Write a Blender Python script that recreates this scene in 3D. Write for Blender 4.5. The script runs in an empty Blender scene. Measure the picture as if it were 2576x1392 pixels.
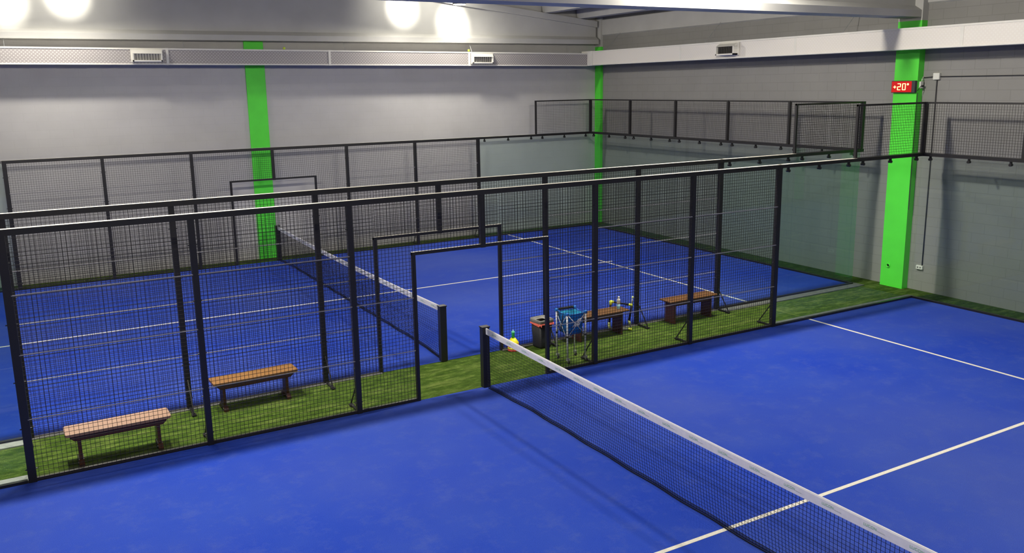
import bpy, math, random
from mathutils import Matrix, Vector
random.seed(7)
S = bpy.context.scene
COL = S.collection
PI = math.pi

# ------------------------------------------------------------------ camera
W_PX, H_PX = 2576, 1392
cam_d = bpy.data.cameras.new('camera')
cam = bpy.data.objects.new('camera', cam_d)
COL.objects.link(cam)
cam_d.sensor_fit = 'HORIZONTAL'
cam_d.sensor_width = 36.0
cam_d.lens = 2155.57 * 36.0 / W_PX
cam_d.shift_x = 13.8155 / W_PX
cam_d.shift_y = -42.5735 / W_PX
cam_d.clip_start = 0.05
cam_d.clip_end = 200
cam.matrix_world = (Matrix.Translation((-5.7437, -5.8336, 4.4368)) @ Matrix.Rotation(-0.5156, 4, 'Z')
                    @ Matrix.Rotation(1.3706, 4, 'X') @ Matrix.Rotation(-0.0173, 4, 'Z'))
S.camera = cam

# ------------------------------------------------------------------ world, exposure
wd = bpy.data.worlds.new('hall')
S.world = wd
wd.use_nodes = True
wd.node_tree.nodes['Background'].inputs[0].default_value = (0.55, 0.6, 0.7, 1)
wd.node_tree.nodes['Background'].inputs[1].default_value = 0.0
S.view_settings.view_transform = 'Standard'
S.view_settings.look = 'None'
S.view_settings.gamma = 1.0
S.view_settings.use_curve_mapping = False
S.view_settings.exposure = 0.0
S.cycles.transparent_max_bounces = 24
S.cycles.max_bounces = 8
S.cycles.diffuse_bounces = 3
S.cycles.glossy_bounces = 3
S.cycles.sample_clamp_indirect = 6.0

# ------------------------------------------------------------------ lamps of the hall
def aim(o, d):
    o.rotation_euler = Vector(d).to_track_quat('-Z', 'Y').to_euler()

def flood(x, y, z, d, watts, col=(1.0, 0.94, 0.83), size=0.34):
    l = bpy.data.lights.new('flood_light', 'AREA')
    l.shape = 'DISK'; l.size = size; l.energy = watts; l.color = col
    o = bpy.data.objects.new('flood_light', l)
    o.location = (x, y, z); aim(o, d); COL.objects.link(o)

def spot(x, y, z, target, watts, deg, blend, col=(1.0, 0.95, 0.82), r=0.12):
    l = bpy.data.lights.new('spot_light', 'SPOT')
    l.energy = watts; l.spot_size = math.radians(deg); l.spot_blend = blend
    l.color = col; l.shadow_soft_size = r
    o = bpy.data.objects.new('spot_light', l)
    o.location = (x, y, z); aim(o, Vector(target) - Vector((x, y, z))); COL.objects.link(o)

for x, k, tx in ((-5.6, 1.25, 0.1), (-4.3, 1.2, 0.1), (3.75, 1.0, -0.1), (5.08, 1.25, 0.45)):
    flood(x, 15.6, 6.55, (tx, -0.42, -1), 105 * (k if x > 0 else 0.85))      # row along the far beam
    flood(x, 6.24, 6.50, (tx, 0.30, -1), 185 * k)        # middle beam, far side
    flood(x, 5.47, 6.50, (tx, -0.30, -1), 205 * k)       # middle beam, near side
    flood(x, -5.2, 6.7, (tx, 0.3, -1), 150 * k)          # row above the gallery
for (tx, tz) in ((-5.62, 6.47), (-4.32, 6.64), (3.97, 6.58), (5.5, 6.22)):
    spot(tx - 0.1, 15.45, 7.2, (tx, 16.95, tz), 340, 37, 0.45)
    spot(tx - 0.1, 15.45, 7.2, (tx, 16.95, tz), 120 if tx > 0 else 90, 110, 1.0)
for tx in (3.75, 5.08, -4.3, -5.6):
    spot(tx, 4.5, 7.0, (tx, 5.6, 6.3), 160, 120, 1.0)    # the same lamps on the near face of the middle beam

# ------------------------------------------------------------------ materials
def mat(name, col, rough=0.6, spec=0.5, metal=0.0, nscale=None, namt=0.12, bump=0.0, bscale=None, emis=None, estr=0.0):
    m = bpy.data.materials.new(name); m.use_nodes = True
    nt = m.node_tree; b = nt.nodes['Principled BSDF']
    b.inputs['Roughness'].default_value = rough
    b.inputs['Metallic'].default_value = metal
    b.inputs['Specular IOR Level'].default_value = spec
    c = (col[0], col[1], col[2], 1)
    b.inputs['Base Color'].default_value = c
    tc = None
    if nscale or bump:
        tc = nt.nodes.new('ShaderNodeTexCoord')
    if nscale:
        n = nt.nodes.new('ShaderNodeTexNoise'); n.inputs['Scale'].default_value = nscale
        n.inputs['Detail'].default_value = 5
        nt.links.new(tc.outputs['Object'], n.inputs['Vector'])
        r = nt.nodes.new('ShaderNodeValToRGB')
        r.color_ramp.elements[0].position = 0.3; r.color_ramp.elements[1].position = 0.7
        r.color_ramp.elements[0].color = tuple(v * (1 - namt) for v in col) + (1,)
        r.color_ramp.elements[1].color = tuple(min(1, v * (1 + namt)) for v in col) + (1,)
        nt.links.new(n.outputs['Fac'], r.inputs['Fac'])
        nt.links.new(r.outputs['Color'], b.inputs['Base Color'])
    if bump:
        n2 = nt.nodes.new('ShaderNodeTexNoise'); n2.inputs['Scale'].default_value = bscale or 60
        nt.links.new(tc.outputs['Object'], n2.inputs['Vector'])
        bp = nt.nodes.new('ShaderNodeBump'); bp.inputs['Strength'].default_value = bump
        bp.inputs['Distance'].default_value = 0.02
        nt.links.new(n2.outputs['Fac'], bp.inputs['Height'])
        nt.links.new(bp.outputs['Normal'], b.inputs['Normal'])
    if emis:
        b.inputs['Emission Color'].default_value = (emis[0], emis[1], emis[2], 1)
        b.inputs['Emission Strength'].default_value = estr
    return m

def nodes_of(m):
    return m.node_tree, m.node_tree.nodes['Principled BSDF']

def ramp(nt, src, stops):
    r = nt.nodes.new('ShaderNodeValToRGB')
    while len(r.color_ramp.elements) < len(stops):
        r.color_ramp.elements.new(0.5)
    for e, (p, c) in zip(r.color_ramp.elements, stops):
        e.position = p; e.color = (c[0], c[1], c[2], 1)
    nt.links.new(src, r.inputs['Fac'])
    return r

def noise(nt, vec, scale, detail=4, rough=0.55):
    n = nt.nodes.new('ShaderNodeTexNoise')
    n.inputs['Scale'].default_value = scale; n.inputs['Detail'].default_value = detail
    n.inputs['Roughness'].default_value = rough
    nt.links.new(vec, n.inputs['Vector'])
    return n

def mixc(nt, fac, a, b, mode='MIX'):
    x = nt.nodes.new('ShaderNodeMix'); x.data_type = 'RGBA'; x.blend_type = mode
    for sock, v in ((x.inputs[0], fac), (x.inputs[6], a), (x.inputs[7], b)):
        if hasattr(v, 'links'):
            nt.links.new(v, sock)
        elif isinstance(v, (int, float)):
            sock.default_value = v
        else:
            sock.default_value = (v[0], v[1], v[2], 1)
    return x.outputs[2]

def blue_turf():
    m = mat('blue_turf', (0.02, 0.06, 0.5), 0.95, 0.1)
    nt, b = nodes_of(m)
    tc = nt.nodes.new('ShaderNodeTexCoord').outputs['Object']
    big = noise(nt, tc, 0.55, 6, 0.62)
    r1 = ramp(nt, big.outputs['Fac'], ((0.32, (0.016, 0.054, 0.46)), (0.72, (0.034, 0.080, 0.46))))
    scuff = noise(nt, tc, 3.2, 9, 0.78)
    f = ramp(nt, scuff.outputs['Fac'], ((0.50, (0, 0, 0)), (0.80, (0.55, 0.55, 0.55))))
    c = mixc(nt, f.outputs['Color'], r1.outputs['Color'], (0.10, 0.145, 0.44))
    mp = nt.nodes.new('ShaderNodeMapping'); mp.inputs['Location'].default_value = (3.1, 0.4, 0)
    nt.links.new(tc, mp.inputs['Vector'])
    pale_patch = noise(nt, mp.outputs['Vector'], 0.22, 3, 0.5)  # broad paler, greyer patches across the blue
    sf = ramp(nt, pale_patch.outputs['Fac'], ((0.42, (0, 0, 0)), (0.66, (0.6, 0.6, 0.6))))
    c = mixc(nt, sf.outputs['Color'], c, (0.072, 0.112, 0.42))
    fine = noise(nt, tc, 160, 2)
    g = ramp(nt, fine.outputs['Fac'], ((0.3, (0.78, 0.78, 0.78)), (0.7, (1.2, 1.2, 1.2))))
    c2 = mixc(nt, 1.0, c, g.outputs['Color'], 'MULTIPLY')
    nt.links.new(c2, b.inputs['Base Color'])
    bp = nt.nodes.new('ShaderNodeBump'); bp.inputs['Strength'].default_value = 0.35; bp.inputs['Distance'].default_value = 0.004
    nt.links.new(fine.outputs['Fac'], bp.inputs['Height']); nt.links.new(bp.outputs['Normal'], b.inputs['Normal'])
    return m

def green_turf():
    m = mat('green_turf', (0.09, 0.17, 0.02), 0.9, 0.15)
    nt, b = nodes_of(m)
    tcn = nt.nodes.new('ShaderNodeTexCoord')
    mp = nt.nodes.new('ShaderNodeMapping'); mp.inputs['Scale'].default_value = (1.0, 2.2, 1)
    nt.links.new(tcn.outputs['Object'], mp.inputs['Vector'])
    a = noise(nt, mp.outputs['Vector'], 5, 8, 0.75)
    r = ramp(nt, a.outputs['Fac'], ((0.36, (0.022, 0.050, 0.003)), (0.52, (0.046, 0.090, 0.007)), (0.70, (0.125, 0.19, 0.035))))
    mp2 = nt.nodes.new('ShaderNodeMapping'); mp2.inputs['Scale'].default_value = (0.55, 2.6, 1)
    nt.links.new(tcn.outputs['Object'], mp2.inputs['Vector'])
    pt = noise(nt, mp2.outputs['Vector'], 2.2, 6, 0.7)
    pf = ramp(nt, pt.outputs['Fac'], ((0.50, (0, 0, 0)), (0.72, (0.7, 0.7, 0.7))))
    flat_sheen = mixc(nt, pf.outputs['Color'], r.outputs['Color'], (0.17, 0.22, 0.055))  # pale streaks: sheen of flattened turf put into the colour
    fine = noise(nt, tcn.outputs['Object'], 90, 3)
    g = ramp(nt, fine.outputs['Fac'], ((0.3, (0.6, 0.6, 0.6)), (0.72, (1.35, 1.35, 1.3))))
    c = mixc(nt, 1.0, flat_sheen, g.outputs['Color'], 'MULTIPLY')
    nt.links.new(c, b.inputs['Base Color'])
    bp = nt.nodes.new('ShaderNodeBump'); bp.inputs['Strength'].default_value = 0.6; bp.inputs['Distance'].default_value = 0.02
    nt.links.new(fine.outputs['Fac'], bp.inputs['Height']); nt.links.new(bp.outputs['Normal'], b.inputs['Normal'])
    return m

def block_wall(name, col, axis, contrast=0.06, mortar=0.12, bump=0.25):
    """painted block masonry; axis = which world axis runs along the wall"""
    m = mat(name, col, 0.75, 0.3)
    nt, b = nodes_of(m)
    tc = nt.nodes.new('ShaderNodeTexCoord')
    sep = nt.nodes.new('ShaderNodeSeparateXYZ'); nt.links.new(tc.outputs['Object'], sep.inputs[0])
    cb = nt.nodes.new('ShaderNodeCombineXYZ')
    nt.links.new(sep.outputs[axis], cb.inputs['X']); nt.links.new(sep.outputs['Z'], cb.inputs['Y'])
    br = nt.nodes.new('ShaderNodeTexBrick')
    br.inputs['Scale'].default_value = 1.0
    br.inputs['Brick Width'].default_value = 0.5; br.inputs['Row Height'].default_value = 0.2
    br.inputs['Mortar Size'].default_value = 0.006; br.inputs['Mortar Smooth'].default_value = 0.4
    k = 1 - contrast
    br.inputs['Color1'].default_value = (col[0], col[1], col[2], 1)
    br.inputs['Color2'].default_value = (col[0] * (k + .03), col[1] * (k + .03), col[2] * (k + .03), 1)
    br.inputs['Mortar'].default_value = (col[0] * (k - mortar), col[1] * (k - mortar), col[2] * (k - mortar), 1)
    nt.links.new(cb.outputs[0], br.inputs['Vector'])
    n = noise(nt, tc.outputs['Object'], 1.2, 5)
    g = ramp(nt, n.outputs['Fac'], ((0.3, (0.95, 0.95, 0.95)), (0.7, (1.04, 1.04, 1.04))))
    c = mixc(nt, 1.0, br.outputs['Color'], g.outputs['Color'], 'MULTIPLY')
    nt.links.new(c, b.inputs['Base Color'])
    bp = nt.nodes.new('ShaderNodeBump'); bp.inputs['Strength'].default_value = bump; bp.inputs['Distance'].default_value = 0.006
    bp.invert = True
    nt.links.new(br.outputs['Fac'], bp.inputs['Height']); nt.links.new(bp.outputs['Normal'], b.inputs['Normal'])
    return m

def perforated(name, axis, base, dot):
    m = mat(name, base, 0.45, 0.5)
    nt, b = nodes_of(m)
    tc = nt.nodes.new('ShaderNodeTexCoord')
    sep = nt.nodes.new('ShaderNodeSeparateXYZ'); nt.links.new(tc.outputs['Object'], sep.inputs[0])
    def math_(op, a, bb=None):
        x = nt.nodes.new('ShaderNodeMath'); x.operation = op
        for i, v in enumerate((a, bb)):
            if v is None: continue
            if hasattr(v, 'links'): nt.links.new(v, x.inputs[i])
            else: x.inputs[i].default_value = v
        return x.outputs[0]
    def lattice(off):
        u = math_('SUBTRACT', math_('FRACT', math_('ADD', math_('DIVIDE', sep.outputs[axis], 0.078), off + 100)), 0.5)
        v = math_('SUBTRACT', math_('FRACT', math_('ADD', math_('DIVIDE', sep.outputs['Z'], 0.078), off + 100)), 0.5)
        return math_('SQRT', math_('ADD', math_('MULTIPLY', u, u), math_('MULTIPLY', v, v)))
    d = math_('MINIMUM', lattice(0.0), lattice(0.5))
    r = ramp(nt, d, ((0.14, dot), (0.24, base)))
    nt.links.new(r.outputs['Color'], b.inputs['Base Color'])
    return m

def wood(name, c1, c2, axis='X', rough=0.45):
    m = mat(name, c1, rough, 0.4)
    nt, b = nodes_of(m)
    tc = nt.nodes.new('ShaderNodeTexCoord')
    mp = nt.nodes.new('ShaderNodeMapping')
    mp.inputs['Scale'].default_value = (1.5, 22, 22) if axis == 'X' else (22, 22, 1.5)
    nt.links.new(tc.outputs['Object'], mp.inputs['Vector'])
    n = noise(nt, mp.outputs['Vector'], 1.6, 6, 0.6)
    r = ramp(nt, n.outputs['Fac'], ((0.32, c1), (0.68, c2)))
    nt.links.new(r.outputs['Color'], b.inputs['Base Color'])
    return m

def glass_mat():
    m = bpy.data.materials.new('tempered_glass'); m.use_nodes = True
    nt = m.node_tree; nt.nodes.clear()
    out = nt.nodes.new('ShaderNodeOutputMaterial')
    tr = nt.nodes.new('ShaderNodeBsdfTransparent'); tr.inputs[0].default_value = (0.90, 0.945, 0.93, 1)
    gl = nt.nodes.new('ShaderNodeBsdfGlossy'); gl.inputs['Roughness'].default_value = 0.015
    gl.inputs['Color'].default_value = (0.9, 1.0, 0.97, 1)
    fr = nt.nodes.new('ShaderNodeFresnel'); fr.inputs['IOR'].default_value = 1.45
    geo = nt.nodes.new('ShaderNodeNewGeometry')
    inv = nt.nodes.new('ShaderNodeMath'); inv.operation = 'SUBTRACT'; inv.inputs[0].default_value = 1.0
    nt.links.new(geo.outputs['Backfacing'], inv.inputs[1])
    mu = nt.nodes.new('ShaderNodeMath'); mu.operation = 'MULTIPLY'
    nt.links.new(fr.outputs[0], mu.inputs[0]); nt.links.new(inv.outputs[0], mu.inputs[1])
    mx = nt.nodes.new('ShaderNodeMixShader')
    nt.links.new(mu.outputs[0], mx.inputs[0]); nt.links.new(tr.outputs[0], mx.inputs[1]); nt.links.new(gl.outputs[0], mx.inputs[2])
    nt.links.new(mx.outputs[0], out.inputs[0])
    return m

M = {}
M['blue'] = blue_turf()
M['green'] = green_turf()
M['line'] = mat('line_turf', (0.83, 0.80, 0.70), 0.9, 0.1, nscale=40, namt=0.06)
M['kerb'] = mat('concrete_kerb', (0.34, 0.345, 0.32), 0.85, 0.2, nscale=12, namt=0.15)
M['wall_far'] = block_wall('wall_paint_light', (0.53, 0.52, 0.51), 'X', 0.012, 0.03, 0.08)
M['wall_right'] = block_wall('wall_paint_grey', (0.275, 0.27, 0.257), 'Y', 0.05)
M['wall_other'] = mat('wall_paint_other', (0.42, 0.41, 0.40), 0.8, 0.2, nscale=2, namt=0.05)
M['concrete'] = mat('precast_concrete', (0.50, 0.495, 0.475), 0.8, 0.25, nscale=1.5, namt=0.06)
M['roof'] = mat('roof_slab', (0.17, 0.17, 0.17), 0.85, 0.2, nscale=1.5, namt=0.1)
M['greenpaint'] = mat('green_paint', (0.10, 0.80, 0.055), 0.5, 0.4, nscale=3, namt=0.05)
M['black'] = mat('black_powder_coat', (0.012, 0.011, 0.012), 0.42, 0.5)
M['wire'] = mat('black_wire', (0.016, 0.013, 0.013), 0.5, 0.4)
M['dusty'] = mat('dusty_rail_top', (0.60, 0.57, 0.50), 0.7, 0.3, nscale=9, namt=0.12)
M['rung'] = mat('worn_rod', (0.30, 0.29, 0.30), 0.5, 0.5, nscale=6, namt=0.2)
M['glass'] = glass_mat()
M['steel'] = mat('brushed_steel', (0.55, 0.56, 0.58), 0.32, 0.5, metal=0.6)
M['white_metal'] = mat('white_metal', (0.74, 0.72, 0.66), 0.45, 0.5, nscale=4, namt=0.05)
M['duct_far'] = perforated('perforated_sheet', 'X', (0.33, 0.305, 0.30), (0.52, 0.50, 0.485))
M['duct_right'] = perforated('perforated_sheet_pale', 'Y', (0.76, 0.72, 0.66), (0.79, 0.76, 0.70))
M['vent_dark'] = mat('vent_inside', (0.03, 0.028, 0.028), 0.7, 0.2)
M['vent_blade'] = mat('vent_blade', (0.055, 0.052, 0.05), 0.5, 0.4)
M['tape'] = mat('white_net_tape', (0.76, 0.75, 0.79), 0.8, 0.2, nscale=20, namt=0.04)
M['net'] = mat('net_cord', (0.010, 0.011, 0.016), 0.8, 0.1)
M['print_green'] = mat('green_print', (0.16, 0.42, 0.25), 0.8, 0.1)
M['print_grey'] = mat('grey_print', (0.40, 0.44, 0.44), 0.8, 0.1)
M['seat_pink'] = wood('pale_pinkish_wood', (0.30, 0.178, 0.118), (0.345, 0.212, 0.145))
M['seat_tan'] = wood('tan_wood', (0.20, 0.092, 0.025), (0.26, 0.128, 0.038))
M['seat_brown'] = wood('brown_wood', (0.105, 0.046, 0.014), (0.15, 0.07, 0.022))
M['leg_dark'] = wood('dark_red_brown_wood', (0.050, 0.017, 0.010), (0.075, 0.026, 0.015), 'Z')
M['bin'] = mat('black_plastic', (0.010, 0.011, 0.015), 0.5, 0.4, bump=0.15, bscale=120)
M['bin_rim'] = mat('grey_plastic', (0.20, 0.195, 0.18), 0.5, 0.4, nscale=14, namt=0.2)
M['bag_red'] = mat('red_bag_film', (0.68, 0.13, 0.09), 0.35, 0.5, nscale=25, namt=0.2)
M['cart_blue'] = mat('blue_fabric', (0.012, 0.14, 0.47), 0.8, 0.2, nscale=30, namt=0.1)
M['cart_teal'] = mat('teal_lining', (0.015, 0.22, 0.38), 0.8, 0.2)
M['cart_blue_pl'] = mat('blue_plastic', (0.02, 0.19, 0.62), 0.4, 0.5)
M['white_print'] = mat('white_print', (0.86, 0.88, 0.92), 0.7, 0.2)
M['alu'] = mat('aluminium_tube', (0.62, 0.62, 0.64), 0.35, 0.5, metal=0.35)
M['rubber'] = mat('rubber', (0.015, 0.015, 0.016), 0.7, 0.3)
M['yellow'] = mat('yellow_plastic', (0.80, 0.72, 0.02), 0.45, 0.4)
M['orange'] = mat('orange_plastic', (0.75, 0.27, 0.04), 0.45, 0.4)
M['red'] = mat('red_plastic', (0.62, 0.07, 0.05), 0.45, 0.4)
M['cone_green'] = mat('green_plastic', (0.02, 0.36, 0.10), 0.4, 0.4)
M['cone_lgreen'] = mat('light_green_plastic', (0.12, 0.60, 0.33), 0.4, 0.4)
M['tip'] = mat('pale_tip', (0.45, 0.70, 0.80), 0.4, 0.4)
M['bottle_white'] = mat('bottle_white', (0.72, 0.68, 0.62), 0.35, 0.5)
M['bottle_teal'] = mat('bottle_teal', (0.23, 0.42, 0.47), 0.35, 0.5)
M['neon'] = mat('neon_yellow', (0.72, 0.80, 0.06), 0.5, 0.4)
M['neon_pale'] = mat('pale_neon_yellow', (0.68, 0.76, 0.30), 0.5, 0.4)
M['foam'] = mat('black_foam', (0.016, 0.015, 0.02), 0.8, 0.2)
M['grey_tube'] = mat('grey_tube', (0.16, 0.17, 0.17), 0.5, 0.4)
M['plastic_white'] = mat('white_plastic', (0.74, 0.74, 0.68), 0.5, 0.4)
M['conduit'] = mat('dark_cable', (0.045, 0.045, 0.05), 0.6, 0.3)
M['ball'] = mat('tennis_felt', (0.60, 0.78, 0.10), 0.95, 0.1, bump=0.3, bscale=200)
M['led'] = mat('led_digit', (0.9, 0.5, 0.2), 0.5, 0.2, emis=(1.0, 0.62, 0.22), estr=3.0)
M['led_face'] = mat('red_lit_screen', (0.10, 0.0, 0.0), 0.35, 0.4, emis=(1.0, 0.002, 0.006), estr=0.55)
M['lens'] = mat('lit_lens', (1, 1, 1), 0.4, 0.2, emis=(1.0, 0.93, 0.75), estr=12.0)
M['dark_metal'] = mat('dark_metal', (0.05, 0.05, 0.055), 0.5, 0.4)

# ------------------------------------------------------------------ mesh helpers
class MB:
    """collects shapes and links them as ONE mesh object"""
    def __init__(self):
        self.v = []; self.f = []; self.m = []; self.smooth = []
    def add(self, vs, fs, mi=0, smooth=False):
        o = len(self.v)
        self.v += [tuple(p) for p in vs]
        for f in fs:
            self.f.append(tuple(i + o for i in f)); self.m.append(mi); self.smooth.append(smooth)
        return self
    def box(self, x0, x1, y0, y1, z0, z1, mi=0, top=None):
        vs = [(x0, y0, z0), (x1, y0, z0), (x1, y1, z0), (x0, y1, z0), (x0, y0, z1), (x1, y0, z1), (x1, y1, z1), (x0, y1, z1)]
        o = len(self.v); self.v += vs
        for k, f in enumerate([(3, 2, 1, 0), (4, 5, 6, 7), (0, 1, 5, 4), (1, 2, 6, 5), (2, 3, 7, 6), (3, 0, 4, 7)]):
            self.f.append(tuple(i + o for i in f)); self.m.append(top if (k == 1 and top is not None) else mi); self.smooth.append(False)
        return self
    def cbox(self, x0, x1, y0, y1, z0, z1, c=0.004, mi=0):
        """box with chamfered edges"""
        vs = []
        for z, ins in ((z0, c), (z0 + c, 0), (z1 - c, 0), (z1, c)):
            a, b_, d, e = x0 + ins, x1 - ins, y0 + ins, y1 - ins
            k = c
            vs += [(a + k, d, z), (b_ - k, d, z), (b_, d + k, z), (b_, e - k, z), (b_ - k, e, z), (a + k, e, z), (a, e - k, z), (a, d + k, z)]
        fs = [tuple(range(7, -1, -1)), tuple(range(24, 32))]
        for r in range(3):
            for i in range(8):
                j = (i + 1) % 8
                fs.append((r * 8 + i, r * 8 + j, r * 8 + 8 + j, r * 8 + 8 + i))
        return self.add(vs, fs, mi)
    def bar(self, a, b_, r, n=4, mi=0, smooth=None, r2=None, caps=True):
        """prism of n sides from a to b"""
        a = Vector(a); b_ = Vector(b_); d = (b_ - a)
        if d.length < 1e-6: return self
        d.normalize()
        up = Vector((0, 0, 1)) if abs(d.z) < 0.95 else Vector((1, 0, 0))
        u = d.cross(up).normalized(); w = u.cross(d).normalized()
        r2 = r if r2 is None else r2
        vs = []
        for p, rr in ((a, r), (b_, r2)):
            for k in range(n):
                t = 2 * PI * (k + 0.5) / n
                vs.append(p + (u * math.cos(t) + w * math.sin(t)) * rr)
        fs = [(k, (k + 1) % n, n + (k + 1) % n, n + k) for k in range(n)]
        o = len(self.v)
        self.add(vs, fs, mi, (n > 6) if smooth is None else smooth)
        if caps:
            self.add([], [], mi)
            self.f.append(tuple(o + k for k in range(n - 1, -1, -1))); self.m.append(mi); self.smooth.append(False)
            self.f.append(tuple(o + n + k for k in range(n))); self.m.append(mi); self.smooth.append(False)
        return self
    def tube(self, pts, r, n=8, mi=0):
        pts = [Vector(p) for p in pts]
        rings = []
        for i, p in enumerate(pts):
            d = (pts[min(i + 1, len(pts) - 1)] - pts[max(i - 1, 0)]).normalized()
            up = Vector((0, 0, 1)) if abs(d.z) < 0.9 else Vector((1, 0, 0))
            u = d.cross(up).normalized(); w = u.cross(d).normalized()
            rings.append([p + (u * math.cos(2 * PI * k / n) + w * math.sin(2 * PI * k / n)) * r for k in range(n)])
        vs = [q for rg in rings for q in rg]
        fs = []
        for i in range(len(pts) - 1):
            for k in range(n):
                j = (k + 1) % n
                fs.append((i * n + k, i * n + j, (i + 1) * n + j, (i + 1) * n + k))
        fs.append(tuple(range(n - 1, -1, -1))); fs.append(tuple((len(pts) - 1) * n + k for k in range(n)))
        return self.add(vs, fs, mi, True)
    def lathe(self, prof, c=(0, 0, 0), n=24, mi=0, smooth=True):
        vs = []
        for (r, z) in prof:
            for k in range(n):
                t = 2 * PI * k / n
                vs.append((c[0] + r * math.cos(t), c[1] + r * math.sin(t), c[2] + z))
        fs = []
        for i in range(len(prof) - 1):
            for k in range(n):
                j = (k + 1) % n
                fs.append((i * n + k, i * n + j, (i + 1) * n + j, (i + 1) * n + k))
        self.add(vs, fs, mi, smooth)
        o = len(self.v) - len(vs)
        if prof[0][0] > 1e-4:
            self.f.append(tuple(o + k for k in range(n - 1, -1, -1))); self.m.append(mi); self.smooth.append(False)
        if prof[-1][0] > 1e-4:
            q = o + (len(prof) - 1) * n
            self.f.append(tuple(q + k for k in range(n))); self.m.append(mi); self.smooth.append(False)
        return self
    def extrude(self, poly, axis, a, b_, mi=0):
        """poly: 2-D outline; axis 'X' -> (y,z), 'Y' -> (x,z), 'Z' -> (x,y)"""
        def p(u, v, t):
            return {'X': (t, u, v), 'Y': (u, t, v), 'Z': (u, v, t)}[axis]
        n = len(poly)
        vs = [p(u, v, a) for u, v in poly] + [p(u, v, b_) for u, v in poly]
        fs = [tuple(range(n)), tuple(range(2 * n - 1, n - 1, -1))]
        fs += [(i, n + i, n + (i + 1) % n, (i + 1) % n) for i in range(n)]
        return self.add(vs, fs, mi)
    def build(self, name, mats, parent=None, loc=None):
        me = bpy.data.meshes.new(name)
        me.from_pydata(self.v, [], self.f)
        for mm in (mats if isinstance(mats, (list, tuple)) else [mats]):
            me.materials.append(mm)
        me.polygons.foreach_set('material_index', self.m)
        me.polygons.foreach_set('use_smooth', self.smooth)
        me.validate(); me.update()
        o = bpy.data.objects.new(name, me)
        COL.objects.link(o)
        if parent: o.parent = parent
        if loc: o.location = loc
        return o

def tag(o, label=None, cat=None, group=None, kind=None):
    if label: o['label'] = label
    if cat: o['category'] = cat
    if group: o['group'] = group
    if kind: o['kind'] = kind
    return o

def thing(name, label, cat, loc=(0, 0, 0), rz=0, group=None):
    o = bpy.data.objects.new(name, None)
    o.empty_display_size = 0.1
    COL.objects.link(o); o.location = loc; o.rotation_euler = (0, 0, rz)
    return tag(o, label, cat, group)

def struct(o):
    o['kind'] = 'structure'; return o

def dup(root, loc, rz=None, label=None, group=None):
    """a copy of a thing with copies of its parts and their sub-parts"""
    r = root.copy(); COL.objects.link(r); r.location = loc
    if rz is not None: r.rotation_euler = (0, 0, rz)
    if label: r['label'] = label
    if group: r['group'] = group
    for ch in list(root.children):
        c = ch.copy(); COL.objects.link(c); c.parent = r
        for g in list(ch.children):
            d = g.copy(); COL.objects.link(d); d.parent = c
    return r

# ------------------------------------------------------------------ measures of the place
YN = 5.0                 # fence line of the near court
YF = 6.463               # near fence line of the far court
YB = 16.463              # far fence line of the far court
XB = 10.0                # glass end wall of both courts
XW = 10.68               # right wall
YW = 17.05               # far wall
ZT = 2.985               # top of the fence rails
ZM = 3.985               # top of the upper mesh
X0, Y0 = -14.0, -9.5     # the two walls behind the camera

# ------------------------------------------------------------------ setting
struct(MB().box(X0, XW + 0.3, Y0, YW + 0.3, -0.2, 0.0).build('floor', M['green']))
fn = struct(MB().box(-10, 10, -5, 5, 0.0, 0.006).build('floor_near', M['blue']))
ff = struct(MB().box(-10, 10, YF, YB, 0.0, 0.006).build('floor_far', M['blue']))
for par, yc in ((fn, 0.0), (ff, YF + 5)):
    for sx in (-1, 1):
        MB().box(sx * 6.95 - 0.025, sx * 6.95 + 0.025, yc - 5 + 0.03, yc + 5 - 0.03, 0.004, 0.0085).build('service_line', M['line'], par)
    MB().box(-7.15, 7.15, yc - 0.025, yc + 0.025, 0.004, 0.009).build('centre_line', M['line'], par)

struct(MB().box(X0, XW + 0.3, YW, YW + 0.3, 0, 9).build('wall_far', M['wall_far']))
struct(MB().box(XW, XW + 0.3, Y0, YW, 0, 9).build('wall_right', M['wall_right']))
struct(MB().box(X0 - 0.3, X0, Y0, YW + 0.3, 0, 9.5).build('wall_left', M['wall_other']))
struct(MB().box(X0, XW + 0.3, Y0 - 0.3, Y0, 0, 9.5).build('wall_near', M['wall_other']))

def roof_z(x):
    return 6.36 + 0.11 * (10.5 - x)

rz0 = 0.62
ce = MB()
ce.add([(XW + 0.3, Y0 - 0.3, roof_z(XW) + rz0), (XW + 0.3, YW + 0.3, roof_z(XW) + rz0), (-8, YW + 0.3, roof_z(-8) + rz0), (-8, Y0 - 0.3, roof_z(-8) + rz0),
        (X0 - 0.3, YW + 0.3, roof_z(-8) + rz0 - 0.6), (X0 - 0.3, Y0 - 0.3, roof_z(-8) + rz0 - 0.6)], [(0, 1, 2, 3), (3, 2, 4, 5)])
struct(ce.build('ceiling', M['roof']))

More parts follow.
